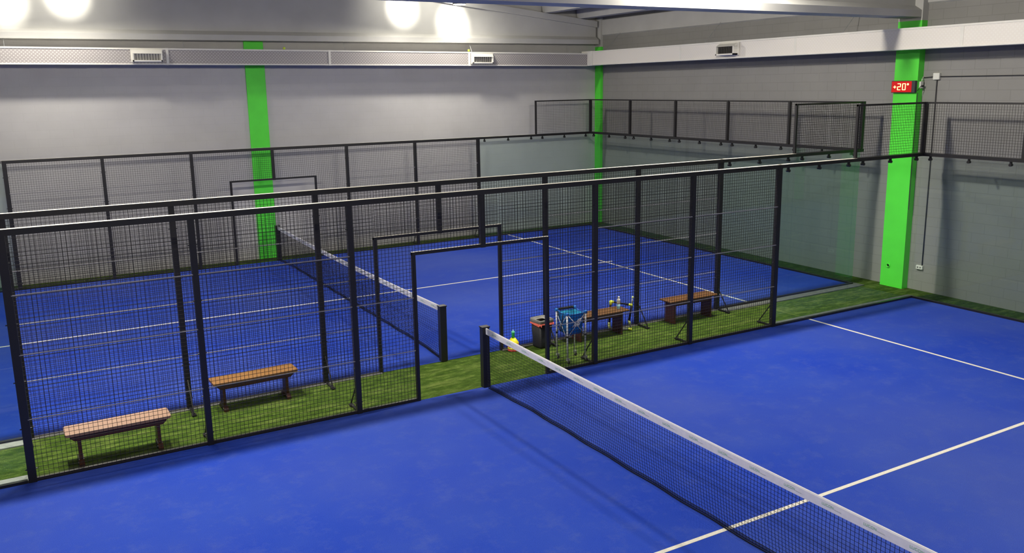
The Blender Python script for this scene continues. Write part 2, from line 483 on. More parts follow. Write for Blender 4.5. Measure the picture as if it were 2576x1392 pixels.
# concrete kerbs under the fences
n_trim = 0
M['kerb_shaded'] = mat('shaded_kerb', (0.11, 0.118, 0.11), 0.85, 0.2, nscale=12, namt=0.2)  # weaker light at the right end put into the kerb colour
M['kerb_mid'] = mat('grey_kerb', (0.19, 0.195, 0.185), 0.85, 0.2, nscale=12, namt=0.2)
def kerb(x0, x1, y0, y1, m='kerb'):
    global n_trim
    n_trim += 1
    struct(MB().box(x0, x1, y0, y1, 0, 0.016).build('trim_%d' % n_trim, M[m]))
kerb(-10, -6, YN + 0.0, YN + 0.21); kerb(6, 10, YN + 0.0, YN + 0.17, 'kerb_shaded')
kerb(-6, -1.1, YN + 0.0, YN + 0.10); kerb(1.1, 6, YN + 0.0, YN + 0.085, 'kerb_mid')
kerb(-10, -6, YF - 0.21, YF); kerb(6, 10, YF - 0.24, YF, 'kerb_shaded')
kerb(-6, -1.1, YF - 0.07, YF, 'kerb_mid'); kerb(1.1, 6, YF - 0.06, YF, 'kerb_mid')
kerb(XB, XB + 0.12, -5, YN + 0.17, 'kerb_shaded'); kerb(XB, XB + 0.12, YF - 0.24, YB, 'kerb_shaded')
kerb(6, 10.12, YB, YB + 0.12, 'kerb_shaded'); kerb(-10, -6, YB, YB + 0.16)

# pale precast band high on the right wall
for (a, b_) in ((-9.5, 5.58), (6.13, 16.74)):
    n_trim += 1
    tb = MB().extrude([(XW, 5.92), (XW - 0.05, 5.95), (XW - 0.05, 6.40), (XW, 6.42)], 'Y', a, b_)
    struct(tb.build('trim_%d' % n_trim, M['concrete']))

# ------------------------------------------------------------------ pillars
p = thing('pillar', 'bright green square pillar standing out from the right wall, red display on it', 'pillar', (10.59, 5.857, 0))
MB().box(-0.09, 0.088, -0.273, 0.273, 0, 5.60).build('painted_shaft', M['greenpaint'], p)
tag(MB().box(-0.09, 0.088, -0.273, 0.273, 5.60, 6.9).build('bare_head', M['concrete'], p), 'unpainted grey concrete head')
dz = MB().lathe([(0.0, -0.002), (0.030, -0.002), (0.034, 0.022), (0.044, 0.022), (0.048, -0.01)], n=20).build('lifting_socket', M['greenpaint'], p)
dz.rotation_euler = (0, -PI / 2, 0); dz.location = (-0.092, 0.093, 0.46)
p = thing('pillar', 'flat bright green pillar in the light grey far wall, behind the doorway', 'pillar', (-0.145, 17.03, 0))
MB().box(-0.245, 0.245, -0.02, 0.02, 0, 5.70).build('painted_shaft', M['greenpaint'], p)
p = thing('pillar', 'narrow bright green pillar in the corner where the two walls meet', 'pillar', (10.63, 16.9, 0))
MB().box(-0.045, 0.045, -0.155, 0.145, 0, 5.59).build('painted_shaft', M['greenpaint'], p)
tag(MB().box(-0.05, 0.045, -0.155, 0.145, 5.59, 6.9).build('bare_head', M['concrete'], p), 'unpainted grey concrete head')

# ------------------------------------------------------------------ roof beams (tapered precast girders along X)
def girder(y, label, x1):
    b = thing('roof_beam', label, 'beam', (0, y, 0))
    hw, ww, xs = 0.25, 0.09, -13.9
    lo = MB()
    lo.extrude([(-hw, 5.665), (hw, 5.665), (hw, 5.80), (ww, 5.90), (-ww, 5.90), (-hw, 5.80)], 'X', xs, x1)
    lo.build('bottom_flange', M['concrete'], b)
    def taper(name, y0, y1, zl, zh, m):
        # a slab whose top and bottom follow the slope of the roof
        vs = []
        for x in (xs, -8.0, x1):
            zr = roof_z(x) if x >= -8 else roof_z(-8) - (-8 - x) * 0.11
            l = zl if zl > 3 else zr + zl
            vs += [(x, y0, l), (x, y1, l), (x, y1, zr + zh), (x, y0, zr + zh)]
        fs = [(0, 1, 2, 3), (11, 10, 9, 8)]
        for k in (0, 4):
            fs += [(k, k + 4, k + 5, k + 1), (k + 1, k + 5, k + 6, k + 2), (k + 2, k + 6, k + 7, k + 3), (k + 3, k + 7, k + 4, k)]
        MB().add(vs, fs).build(name, m, b)
    taper('web', -ww, ww, 5.90, -0.17, M['concrete'])
    taper('top_flange', -0.17, 0.17, -0.18, 0.0, M['concrete'])
    return b
girder(16.98, 'long pale concrete roof beam lying along the top of the far wall', 10.5)
girder(5.857, 'pale concrete roof beam crossing the hall above the grass strip', 10.5)

# roof ribs between the two beams
for i, x in enumerate((8.57, 9.83)):
    zz = roof_z(x)
    r = MB().extrude([(x, zz + 0.0), (x + 0.30, zz - 0.0), (x + 0.36, zz + 0.66), (x - 0.06, zz + 0.66)], 'Y', 5.9, 16.95)
    tag(r.build('roof_rib', M['concrete']), ('pale concrete roof rib farther from the corner pillar, its end on the far beam',
        'pale concrete roof rib nearest the corner pillar, its end on the far beam')[i], 'rib', 'concrete ribs under the roof')

# ------------------------------------------------------------------ fences
def mesh_panel(x0, x1, z0, z1, y=0.0, r=0.0030, step=0.0512):
    mb = MB()
    n = max(1, round((x1 - x0) / step))
    for i in range(n + 1):
        x = x0 + (x1 - x0) * i / n
        mb.bar((x, y, z0), (x, y, z1), r, 4, caps=False)
    n = max(1, round((z1 - z0) / step))
    for i in range(n + 1):
        z = z0 + (z1 - z0) * i / n
        mb.bar((x0, y + 0.004, z), (x1, y + 0.004, z), r, 4, caps=False)
    return mb

def brace(side):
    mb = MB()
    y0, y1 = side * 0.035, side * 0.33
    mb.bar((0, y0, 0.44), (0, y1, 0.045), 0.011, 4)
    mb.box(-0.016, 0.016, min(y0, y1), max(y0, y1), 0.016, 0.034)
    mb.box(-0.03, 0.03, min(y1 - side * 0.05, y1 + side * 0.03), max(y1 - side * 0.05, y1 + side * 0.03), 0.012, 0.03)
    return mb

def side_fence(label, y, side):
    f = thing('court_fence', label, 'fence', (0, y, 0))
    hw = 0.037
    for x in (-6, -4, -2, 2, 4, 6):
        pw = 0.045 if abs(x) == 6 else hw
        po = MB().box(x - pw, x + pw, -0.035, 0.035, 0.0, ZT - 0.06).build('post', M['black'], f)
        br = brace(side)
        br.build('brace', M['black'], f, (x, 0, 0))
        for z in (0.16, 0.66, 1.22, 1.9, 2.6):
            MB().bar((x - pw - 0.018, 0.0, z), (x + pw + 0.018, 0.0, z), 0.008, 6).build('bolt', M['dark_metal'], po)
    MB().box(-hw, hw, -0.03, 0.03, 2.14, ZT - 0.06).build('hanging_post', M['black'], f)
    for s in (-1, 1):
        MB().box(s * 1.1 - 0.026, s * 1.1 + 0.026, -0.026, 0.026, 0.0, 2.18).build('door_post', M['black'], f)
    MB().box(-1.126, 1.126, -0.028, 0.028, 2.145, 2.19, 0, 1).build('door_lintel', [M['black'], M['dusty']], f)
    MB().box(-6.05, 6.05, -0.04, 0.04, ZT - 0.072, ZT, 0, 1).build('top_rail', [M['black'], M['dusty']], f)
    for a, b_ in ((-6, -1.1), (1.1, 6)):
        MB().box(a, b_, -0.02, 0.02, 0.006, 0.048 if y == YN else 0.026).build('bottom_rail', M['black'], f)
    for a, b_, z0, z1 in ((-6, -4, 0.03, 2.93), (-4, -2, 0.03, 2.93), (-2, -1.1, 0.03, 2.93), (-1.1, 0, 2.19, 2.93), (0, 1.1, 2.19, 2.93),
                          (1.1, 2, 0.03, 2.93), (2, 4, 0.03, 2.93), (4, 6, 0.03, 2.93)):
        mesh_panel(a + 0.02, b_ - 0.02, z0, z1, -side * 0.03).build('mesh_panel', M['wire'], f)
    for z in (0.77, 1.54, 2.235):
        for a, b_ in ((-6, -4), (-4, -2), (-2, -1.1), (1.1, 2), (2, 4), (4, 6)):
            if z > 2.2 and abs(a + b_) == 3.1:
                continue
            MB().bar((a + 0.03, -side * 0.03, z), (b_ - 0.03, -side * 0.03, z), 0.0075, 6).build('rung', M['rung'], f)
    return f

f_near = side_fence('nearest black wire mesh fence, its open doorway beside the near net post', YN, 1)
f_mid = side_fence('middle black wire mesh fence at the far edge of the grass strip', YF, -1)
f_far = side_fence('farthest black wire mesh fence, close to the light grey wall', YB, 1)

# ------------------------------------------------------------------ glass walls: rails with upper mesh, and the panes
def cage(label, sides, y_lo, y_hi, posts):
    """upper rails and mesh over the glass at the X = 10 end"""
    c = thing('glass_enclosure', label, 'glass enclosure', (XB, y_hi, 0))
    oy, oz = y_hi, 0.0
    zr0, zr1, zm1 = ZT - 0.062 - oz, ZT - oz, ZM - oz
    for y in sides:
        ly = y - oy
        MB().box(-4.02, -2.0, ly - 0.05, ly + 0.05, zr0, zr1, 0, 1).build('bottom_rail', [M['black'], M['dusty']], c)
        MB().box(-2.0, 0.04, ly - 0.05, ly + 0.05, zr0, zr1).build('bottom_rail', M['black'], c)
        MB().box(-2.03, 0, ly - 0.02, ly + 0.02, zm1 - 0.035, zm1).build('top_rail', M['black'], c)
        MB().box(-2.03, -1.985, ly - 0.025, ly + 0.025, zr1, zm1).build('post', M['black'], c)
        MB().box(-0.036, 0.036, ly - 0.036, ly + 0.036, zr1, zm1).build('corner_post', M['black'], c)
        mesh_panel(-1.98, -0.05, zr1 + 0.01, zm1 - 0.03, ly).build('mesh_panel', M['wire'], c)
        MB().box(-4.0, 0, ly - 0.03, ly + 0.03, 0.008 - oz, 0.04 - oz).build('bottom_channel', M['black'], c)
    MB().box(-0.05, 0.05, y_lo - oy, 0.05, zr0, zr1).build('bottom_rail', M['black'], c)
    MB().box(-0.02, 0.02, y_lo - oy, 0, zm1 - 0.035, zm1).build('top_rail', M['black'], c)
    MB().box(-0.03, 0.03, y_lo - oy, 0, 0.008 - oz, 0.04 - oz).build('bottom_channel', M['black'], c)
    ys = [y_hi] + list(posts) + [y_lo]
    for y in posts:
        MB().box(-0.03, 0.03, y - oy - 0.03, y - oy + 0.03, zr1, zm1).build('post', M['black'], c)
    for a, b_ in zip(ys[:-1], ys[1:]):
        w = MB(); mp = mesh_panel(b_ - oy + 0.03, a - oy - 0.03, zr1 + 0.01, zm1 - 0.03)
        w.v = [(py_ * 1.0, px_, pz_) for (px_, py_, pz_) in mp.v]; w.f = mp.f; w.m = mp.m; w.smooth = mp.smooth
        w.build('mesh_panel', M['wire'], c)
    return c
cage_near = cage('clear glass corner of the near court topped by a black mesh cage', [YN], -5.0, YN, (3.0, 1.0, -1.0, -3.0))
cage_far = cage('long glass end of the far court topped by a black mesh cage', [YF, YB], YF, YB, (YF + 8, YF + 6, YF + 4, YF + 2))

def clamp_mb():
    mb = MB()
    mb.box(-0.014, 0.014, -0.022, 0.022, 2.845, 2.925)
    mb.bar((0, -0.034, 2.862), (0, 0.034, 2.862), 0.026, 12)
    return mb
PANE = MB().box(-0.997, 0.997, -0.006, 0.006, 0.02, 2.915).build('glass_panel', M['glass'])
CLAMP = clamp_mb().build('clamp', M['black'])
used_first = []
def pane(parent, xc, yc, rz):
    """a 2 m glass panel with its three clamps, a part of the enclosure"""
    g = PANE if not used_first else PANE.copy()
    if used_first: COL.objects.link(g)
    g.parent = parent
    g.location = Vector((xc, yc, 0)) - parent.location; g.rotation_euler = (0, 0, rz)
    for d in (-0.78, 0.02, 0.82):
        k = CLAMP if not used_first else CLAMP.copy()
        if used_first: COL.objects.link(k)
        used_first.append(1)
        k.parent = g; k.location = (d, 0, 0)
for x in (7, 9): pane(cage_near, x, YN, 0)
for y in (4, 2, 0, -2, -4): pane(cage_near, XB, y, PI / 2)
for x in (7, 9):
    pane(cage_far, x, YF, 0); pane(cage_far, x, YB, 0)
for i in range(5): pane(cage_far, XB, YF + 1 + 2 * i, PI / 2)
# glass that carries on past the fences at the left edge
for y, lb in ((YN, 'clear glass screen at the left edge continuing the nearest fence'), (YF, 'clear glass screen at the left edge continuing the middle fence'),
              (YB, 'clear glass screen at the left edge against the light far wall')):
    t = thing('glass_screen', lb, 'glass screen', (-8, y, 0))
    MB().box(-0.1, 1.94, -0.05, 0.05, ZT - 0.062, ZT, 0, 1).build('top_rail', [M['black'], M['dusty']], t)
    MB().box(0, 1.95, -0.03, 0.03, 0.008, 0.04).build('bottom_channel', M['black'], t)
    pane(t, -7, y, 0)

# ------------------------------------------------------------------ nets
def net_x(y, z):
    e = min(1.0, (5 - abs(y)) / 1.2)
    t = max(0.0, 1 - z / 0.8)
    return 0.07 * e * t * t + 0.008 * math.sin(y * 7.0) * t * e
def top_z(y):
    return 0.88 + 0.045 * (abs(y) / 5.0) ** 2
def low_z(y):
    return 0.02 + 0.05 * max(0.0, (abs(y) - 3.6) / 1.4) ** 2 * 0
net = thing('padel_net', 'near court net, long white lettered tape running out at the bottom right', 'net', (0, 0, 0.006))
for s in (-1, 1):
    pb = MB().cbox(-0.058, 0.058, s * 5.0 - 0.05, s * 5.0 + 0.05, 0.0, 0.93, 0.006)
    pb.box(-0.064, 0.064, s * 5.0 - 0.056, s * 5.0 + 0.056, 0.925, 0.942)
    pb.build('net_post', M['black'], net)
nm = MB()
NV = 235
rows = 19
for i in range(NV + 1):
    y = -4.94 + 9.88 * i / NV
    zt = top_z(y) - 0.09
    pts = [zt * k / 5 + 0.02 * (1 - k / 5) for k in range(6)]
    for a, b_ in zip(pts[:-1], pts[1:]):
        nm.bar((net_x(y, a), y, a), (net_x(y, b_), y, b_), 0.0024, 3, caps=False)
segs = 60
for j in range(rows + 1):
    for k in range(segs):
        ya, yb = -4.94 + 9.88 * k / segs, -4.94 + 9.88 * (k + 1) / segs
        za = 0.02 + (top_z(ya) - 0.11) * j / rows; zb = 0.02 + (top_z(yb) - 0.11) * j / rows
        nm.bar((net_x(ya, za), ya, za), (net_x(yb, zb), yb, zb), 0.0024, 3, caps=False)
nm.build('net_mesh', M['net'], net)
sk = MB()   # slack cord and folded mesh lying along the foot of the net
for k in range(segs):
    ya, yb = -4.9 + 9.8 * k / segs, -4.9 + 9.8 * (k + 1) / segs
    for (dx, dz_, r) in ((-0.012, 0.012, 0.007), (0.0, 0.028, 0.0035), (0.012, 0.042, 0.003), (-0.014, 0.05, 0.003), (-0.02, 0.034, 0.003)):
        sk.bar((net_x(ya, 0.02) + dx, ya, dz_), (net_x(yb, 0.02) + dx, yb, dz_), r, 4, caps=False)
sk.build('bottom_cord', M['net'], net)
tp = MB()
for k in range(segs):
    ya, yb = -4.95 + 9.9 * k / segs, -4.95 + 9.9 * (k + 1) / segs
    za, zb = top_z(ya), top_z(yb)
    prof = [(-0.006, -0.095), (-0.010, -0.045), (-0.012, -0.012), (-0.006, 0.0), (0.006, 0.0), (0.012, -0.012), (0.010, -0.045), (0.006, -0.095)]
    vs = [(px_, ya, za + pz_) for px_, pz_ in prof] + [(px_, yb, zb + pz_) for px_, pz_ in prof]
    n = len(prof)
    tp.add(vs, [(i, (i + 1) % n, n + (i + 1) % n, n + i) for i in range(n)], 0, False)
tape = tp.build('tape', M['tape'], net)
tag(tape, 'white top tape')
# lettering printed along the tape
cu = bpy.data.curves.new('lettering', 'FONT')
cu.body = 'LUCON'; cu.size = 0.034; cu.space_character = 1.06
tmp = bpy.data.objects.new('lettering', cu); COL.objects.link(tmp)
bpy.context.view_layer.update()
lme = bpy.data.meshes.new_from_object(tmp.evaluated_get(bpy.context.evaluated_depsgraph_get()))
bpy.data.objects.remove(tmp)
lme.name = 'lettering'
lme.materials.clear(); lme.materials.append(M['print_green'])
wid = max(v.co.x for v in lme.vertices)
hgt = max(v.co.y for v in lme.vertices)
sc_x, sc_y = 0.125 / wid, 0.024 / hgt
small = MB()
for i in range(7):
    small.box(0.134 + i * 0.0105, 0.134 + i * 0.0105 + 0.006, 0.0, 0.006, 0, 0.0003)
small_me = None
k = -10
while True:
    y = -0.77 + 0.425 * k
    k += 1
    if y > 4.85: break
    if y < -4.6: continue
    zc = top_z(y) - 0.058
    rot = Matrix(((0, 0, -1, 0), (-1, 0, 0, 0), (0, 1, 0, 0), (0, 0, 0, 1)))   # text x -> -Y, text y -> Z, text z -> -X
    lo = bpy.data.objects.new('lettering', lme); COL.objects.link(lo); lo.parent = tape
    mw = Matrix.Translation((-0.0128, y, zc)) @ rot
    lo.matrix_local = mw @ Matrix.Diagonal((sc_x, sc_y, 1, 1))
    if small_me is None:
        so = small.build('small_print', M['print_grey'], tape); small_me = so.data
    else:
        so = bpy.data.objects.new('small_print', small_me); COL.objects.link(so); so.parent = tape
    so.matrix_local = mw
dup(net, (0, YF + 5, 0.006), 0, 'far court net, standing behind the middle fence and its doorway')

# ------------------------------------------------------------------ benches
def seat_outline(l, d, c):
    return [(-l + c, -d), (l - c, -d), (l, -d + c * 1.2), (l, d - c * 1.2), (l - c, d), (-l + c, d), (-l, d - c * 1.2), (-l, -d + c * 1.2)]
def bench_trestle(label, loc, rz, seat_m, seat_lbl):
    b = thing('bench', label, 'bench', loc, rz, 'wooden benches on the grass strip')
    s = MB().extrude(seat_outline(0.60, 0.17, 0.02), 'Z', 0.405, 0.437)
    tag(s.build('seat', seat_m, b), seat_lbl)
    for sy in (-1, 1):
        a = MB().extrude([(-0.55, 0.404), (-0.55, 0.372), (-0.50, 0.325), (0.50, 0.325), (0.55, 0.372), (0.55, 0.404)], 'Y', sy * 0.105 - 0.014, sy * 0.105 + 0.014)
        a.build('apron', M['leg_dark'], b)
    for sx in (-1, 1):
        x = sx * 0.45
        lg = MB().extrude([(-0.088, 0.06), (0.088, 0.06), (0.088, 0.404), (-0.088, 0.404)], 'X', x - 0.02, x + 0.02)
        lg.extrude([(-0.15, 0.0), (-0.06, 0.0), (-0.05, 0.02), (0.05, 0.02), (0.06, 0.0), (0.15, 0.0), (0.15, 0.035), (0.10, 0.075), (-0.10, 0.075), (-0.15, 0.035)], 'X', x - 0.03, x + 0.03)
        lo = lg.build('leg', M['leg_dark'], b)
        MB().bar((x - 0.032, -0.12, 0.052), (x - 0.032 - 0.006, -0.12, 0.052), 0.010, 8).build('bolt', M['steel'], lo)
    return b
bench_trestle('bench with pale pinkish seat, in front of the leftmost fence panel', (-5.02, 5.30, 0), math.radians(0.5), M['seat_pink'], 'pale pinkish seat board')
bench_trestle('bench with tan seat and two board legs, second from the left', (-3.13, 6.215, 0), math.radians(2.0), M['seat_tan'], 'tan orange seat board')

def bench_slab(label, loc, rz):
    b = thing('bench', label, 'bench', loc, rz, 'wooden benches on the grass strip')
    s = MB().cbox(-0.585, 0.585, -0.168, 0.168, 0.425, 0.452, 0.006)
    tag(s.build('seat', M['seat_brown'], b), 'glossy brown seat board')
    for sx in (-1, 1):
        MB().cbox(sx * 0.445 - 0.018, sx * 0.445 + 0.018, -0.135, 0.135, 0.0, 0.426, 0.003).build('leg', M['leg_dark'], b)
    MB().box(-0.43, 0.43, -0.115, -0.09, 0.335, 0.426).build('apron', M['leg_dark'], b)
    return b
bs = bench_slab('dark brown bench behind the blue ball cart, carrying a water bottle', (2.945, 6.235, 0), 0)
dup(bs, (5.07, 6.235, 0), 0, 'empty dark brown slab legged bench, rightmost of the four')

# ------------------------------------------------------------------ waste bin
wb = thing('waste_bin', 'black waste bin with grey rim and red bag beside the doorway', 'bin', (1.795, 6.275, 0), math.radians(6))
def rrect(hx, hy, r, n=5):
    pts = []
    for cx_, cy_, a0 in ((hx - r, hy - r, 0), (-hx + r, hy - r, 90), (-hx + r, -hy + r, 180), (hx - r, -hy + r, 270)):
        for i in range(n + 1):
            a = math.radians(a0 + 90 * i / n)
            pts.append((cx_ + r * math.cos(a), cy_ + r * math.sin(a)))
    return pts
def loft(mb, rings, mi=0, smooth=True, cap0=True, cap1=False):
    n = len(rings[0]); o = len(mb.v)
    vs = [p for rg in rings for p in rg]
    fs = []
    for i in range(len(rings) - 1):
        for k in range(n):
            j = (k + 1) % n
            fs.append((i * n + k, i * n + j, (i + 1) * n + j, (i + 1) * n + k))
    mb.add(vs, fs, mi, smooth)
    if cap0:
        mb.f.append(tuple(o + k for k in range(n - 1, -1, -1))); mb.m.append(mi); mb.smooth.append(False)
    if cap1:
        q = o + (len(rings) - 1) * n
        mb.f.append(tuple(q + k for k in range(n))); mb.m.append(mi); mb.smooth.append(False)
    return mb
def ring(hx, hy, r, z):
    return [(a, b_, z) for a, b_ in rrect(hx, hy, r)]
body = MB()
loft(body, [ring(0.113, 0.115, 0.03, 0.0), ring(0.121, 0.123, 0.03, 0.03), ring(0.118, 0.120, 0.03, 0.045), ring(0.135, 0.138, 0.035, 0.45),
            ring(0.127, 0.130, 0.03, 0.45), ring(0.10, 0.105, 0.025, 0.05)], cap0=True, cap1=True)
body.build('body', M['bin'], wb)
rim = MB()
loft(rim, [ring(0.135, 0.138, 0.035, 0.435), ring(0.150, 0.153, 0.04, 0.435), ring(0.154, 0.157, 0.04, 0.50), ring(0.148, 0.151, 0.038, 0.508),
           ring(0.128, 0.131, 0.03, 0.500), ring(0.122, 0.125, 0.03, 0.44)], cap0=False)
loft(rim, [ring(0.148, 0.151, 0.038, 0.490), ring(0.118, 0.121, 0.03, 0.484), ring(0.075, 0.078, 0.03, 0.478)], cap0=False)
tag(rim.build('rim', M['bin_rim'], wb), 'grey swing rim')
bag = MB(); rg = []
base = rrect(0.156, 0.159, 0.04)
for t, (off, z) in enumerate(((-0.012, 0.45), (0.0, 0.438), (0.006, 0.41))):
    rr = []
    for i, (a, b_) in enumerate(base):
        w = 0.02 * math.sin(i * 1.9) + 0.014 * math.sin(i * 3.3 + 1)
        l = math.hypot(a, b_)
        rr.append((a * (1 + off / l), b_ * (1 + off / l), z + (w if t == 2 else 0)))
    rg.append(rr)
loft(bag, rg, cap0=False)
tag(bag.build('bag_edge', M['bag_red'], wb), 'red bag edge hanging out under the rim')

# ------------------------------------------------------------------ ball cart
bc = thing('ball_cart', 'blue fabric ball cart on four silver wheeled legs beside the fence', 'ball cart', (1.80, 5.385, 0), math.radians(-3))
hx = 0.172
for sx in (-1, 1):
    for sy in (-1, 1):
        x, y = sx * hx, sy * hx
        lg = MB().bar((x * 0.97, y * 0.97, 0.085), (x, y, 0.835), 0.0135, 12)
        lo = lg.build('leg', M['alu'], bc)
        wh = MB().bar((x * 0.97 - 0.011 + 0.022, y * 0.97, 0.033), (x * 0.97 + 0.011 + 0.022, y * 0.97, 0.033), 0.031, 16)
        wh.build('wheel', M['rubber'], lo)
        fk = MB().box(x * 0.97 - 0.016, x * 0.97 + 0.04, y * 0.97 - 0.014, y * 0.97 + 0.014, 0.06, 0.09)
        fk.box(x * 0.97 + 0.006, x * 0.97 + 0.011, y * 0.97 - 0.012, y * 0.97 + 0.012, 0.03, 0.07)
        tag(fk.build('caster_fork', M['steel'], lo), 'bright metal fork')
        MB().cbox(x - 0.026, x + 0.026, y - 0.026, y + 0.026, 0.81, 0.86, 0.008).build('corner_cap', M['cart_blue_pl'], bc)
        MB().bar((x * 0.98, y * 0.98, 0.445), (x * 0.98, y * 0.98, 0.475), 0.021, 12).build('slide_joint', M['rubber'], bc)
for a, b_ in (((-1, -1), (1, -1)), ((1, -1), (1, 1)), ((1, 1), (-1, 1)), ((-1, 1), (-1, -1))):
    ox = (b_[1] - a[1]) * 0.004; oy = -(b_[0] - a[0]) * 0.004
    for (z0, z1, e) in ((0.46, 0.81, 0.0), (0.81, 0.46, 0.014)):
        nx, ny = (0, 0)
        nx = (a[0] + b_[0]) / 2; ny = (a[1] + b_[1]) / 2
        pa = Vector((a[0] * hx * 0.93 + nx * (0.012 + e), a[1] * hx * 0.93 + ny * (0.012 + e), z0))
        pb_ = Vector((b_[0] * hx * 0.93 + nx * (0.012 + e), b_[1] * hx * 0.93 + ny * (0.012 + e), z1))
        MB().bar(pa, pb_, 0.0065, 8).build('scissor_bar', M['alu'], bc)
bk = MB()
loft(bk, [ring(0.12, 0.12, 0.02, 0.47), ring(0.142, 0.142, 0.02, 0.60), ring(0.158, 0.158, 0.02, 0.81)], 0, True, True)
loft(bk, [ring(0.158, 0.158, 0.02, 0.81), ring(0.154, 0.154, 0.02, 0.81), ring(0.138, 0.138, 0.02, 0.60), ring(0.116, 0.116, 0.02, 0.48)], 1, True, False, True)
tag(bk.build('basket', [M['cart_blue'], M['cart_teal']], bc), 'blue fabric basket with teal inside')
for a, b_ in (((-1, -1), (1, -1)), ((1, -1), (1, 1)), ((-1, 1), (-1, -1))):
    MB().tube([(a[0] * hx, a[1] * hx, 0.835), ((a[0] + b_[0]) / 2 * hx * 0.97, (a[1] + b_[1]) / 2 * hx * 0.97, 0.815), (b_[0] * hx, b_[1] * hx, 0.835)], 0.006, 8).build('rim_cord', M['cart_blue_pl'], bc)
tag(MB().bar((-hx + 0.03, hx, 0.843), (hx - 0.03, hx, 0.843), 0.021, 12).build('grip', M['rubber'], bc), 'thick black foam grip')
lg = MB()   # slanted white mark of two bars on the front face
def fy(z): return -(0.142 + (z - 0.60) / 0.21 * 0.016) - 0.004
def quad(pts):
    n = len(lg.v)
    lg.add([(x, fy(z) , z) for x, z in pts] , [(0, 1, 2, 3)])
quad([(-0.075, 0.595), (0.065, 0.60), (0.09, 0.663), (-0.012, 0.663)])
quad([(0.005, 0.676), (0.095, 0.676), (0.12, 0.742), (0.045, 0.728)])
tag(lg.build('printed_mark', M['white_print'], bc), 'slanted white two bar mark')
stp = MB().tube([(-hx - 0.01, -0.05, 0.80), (-hx - 0.02, -0.03, 0.62), (-hx - 0.03, 0.0, 0.52), (-hx - 0.02, 0.05, 0.54), (-hx - 0.012, 0.09, 0.70), (-hx, 0.12, 0.82)], 0.008, 8)
stp.build('carry_strap', M['rubber'], bc)

# ------------------------------------------------------------------ stacked marker cones with a green holder
cx_, cy_ = 1.262, 6.345
def skirt_cone(col, z0, h, label, top=False):
    pr = [(0.094, 0.0), (0.096, 0.004), (0.094, h)]
    if top:
        pr += [(0.040, h + 0.075), (0.030, h + 0.075)]
    else:
        pr += [(0.050, h + 0.002)]
    o = MB().lathe(pr, n=28).build('marker_cone', M[col], None, (cx_, cy_, z0))
    return tag(o, label, 'marker cone', 'coloured marker cones in one stack')
skirt_cone('red', 0.004, 0.031, 'bright red marker cone at the very bottom of the stack')
skirt_cone('yellow', 0.038, 0.029, 'yellow marker cone just above the bottom red one')
skirt_cone('red', 0.070, 0.024, 'red marker cone in the middle of the cone stack')
skirt_cone('orange', 0.097, 0.033, 'orange marker cone right under the sloping yellow top one')
skirt_cone('yellow', 0.133, 0.012, 'sloping yellow marker cone crowning the stack beside the bin', True)
ch = thing('cone_holder', 'green bottle shaped holder with pale tip on top of the cones', 'holder', (cx_, cy_, 0.222))
MB().lathe([(0.026, 0.0), (0.026, 0.095), (0.024, 0.10)], n=20).build('handle', M['cone_green'], ch)
MB().lathe([(0.030, 0.094), (0.032, 0.100), (0.030, 0.112), (0.014, 0.118)], n=20).build('cap', M['cone_lgreen'], ch)
MB().lathe([(0.012, 0.118), (0.010, 0.135), (0.002, 0.146)], n=14).build('tip', M['tip'], ch)

# ------------------------------------------------------------------ bottle on the bench
bt = thing('water_bottle', 'white and pale blue water bottle standing on the brown bench', 'bottle', (3.40, 6.225, 0.452))
MB().lathe([(0.030, 0.0), (0.032, 0.006), (0.032, 0.09)], n=20).build('lower_body', M['bottle_teal'], bt)
MB().lathe([(0.032, 0.09), (0.032, 0.155), (0.028, 0.175), (0.017, 0.192), (0.016, 0.21)], n=20).build('upper_body', M['bottle_white'], bt)
MB().lathe([(0.019, 0.205), (0.019, 0.222), (0.016, 0.226)], n=18).build('cap', M['plastic_white'], bt)

# ------------------------------------------------------------------ training hurdle
hd = thing('training_hurdle', 'black tube training hurdle with neon yellow joints, behind the bottle bench', 'hurdle', (3.5, 6.3, 0))
A_, B_, C_, D_, E_, F_ = [Vector(v) for v in ((-0.12, 0.135, 0.54), (0.20, -0.07, 0.475), (-0.15, 0.135, 0.10), (0.18, -0.03, 0.165), (0.255, -0.03, 0.605), (0.175, -0.10, 0.03))]
G_ = Vector((-0.15, 0.115, 0.03))
def tb(name, a, b_, r, m): MB().bar(a, b_, r, 12).build(name, M[m], hd)
tb('upright', A_, C_, 0.021, 'foam')
tb('crossbar', A_, B_, 0.016, 'foam')
tb('upright', D_, B_, 0.020, 'foam')
tb('arm', B_, E_, 0.014, 'grey_tube')
tb('foot_bar', G_, F_, 0.015, 'grey_tube')
tb('foot_bar', D_, F_, 0.014, 'grey_tube')
def jt(a, pts, r, m='neon'):
    mb = MB()
    for q in pts:
        d = (q - a).normalized()
        mb.bar(a - d * 0.012, a + d * 0.055, r, 12)
    mb.build('joint', M[m], hd)
jt(A_, (C_, B_), 0.026); jt(B_, (A_,), 0.023); jt(C_, (A_, G_), 0.024, 'neon_pale'); jt(D_, (F_,), 0.023, 'neon_pale'); jt(F_, (G_,), 0.021)
MB().lathe([(0.0, -0.022), (0.016, -0.018), (0.022, 0.0), (0.016, 0.018), (0.0, 0.022)], tuple(E_), 14).build('end_cap', M['neon_pale'], hd)
MB().bar(C_, G_, 0.014, 10).build('foot', M['grey_tube'], hd)

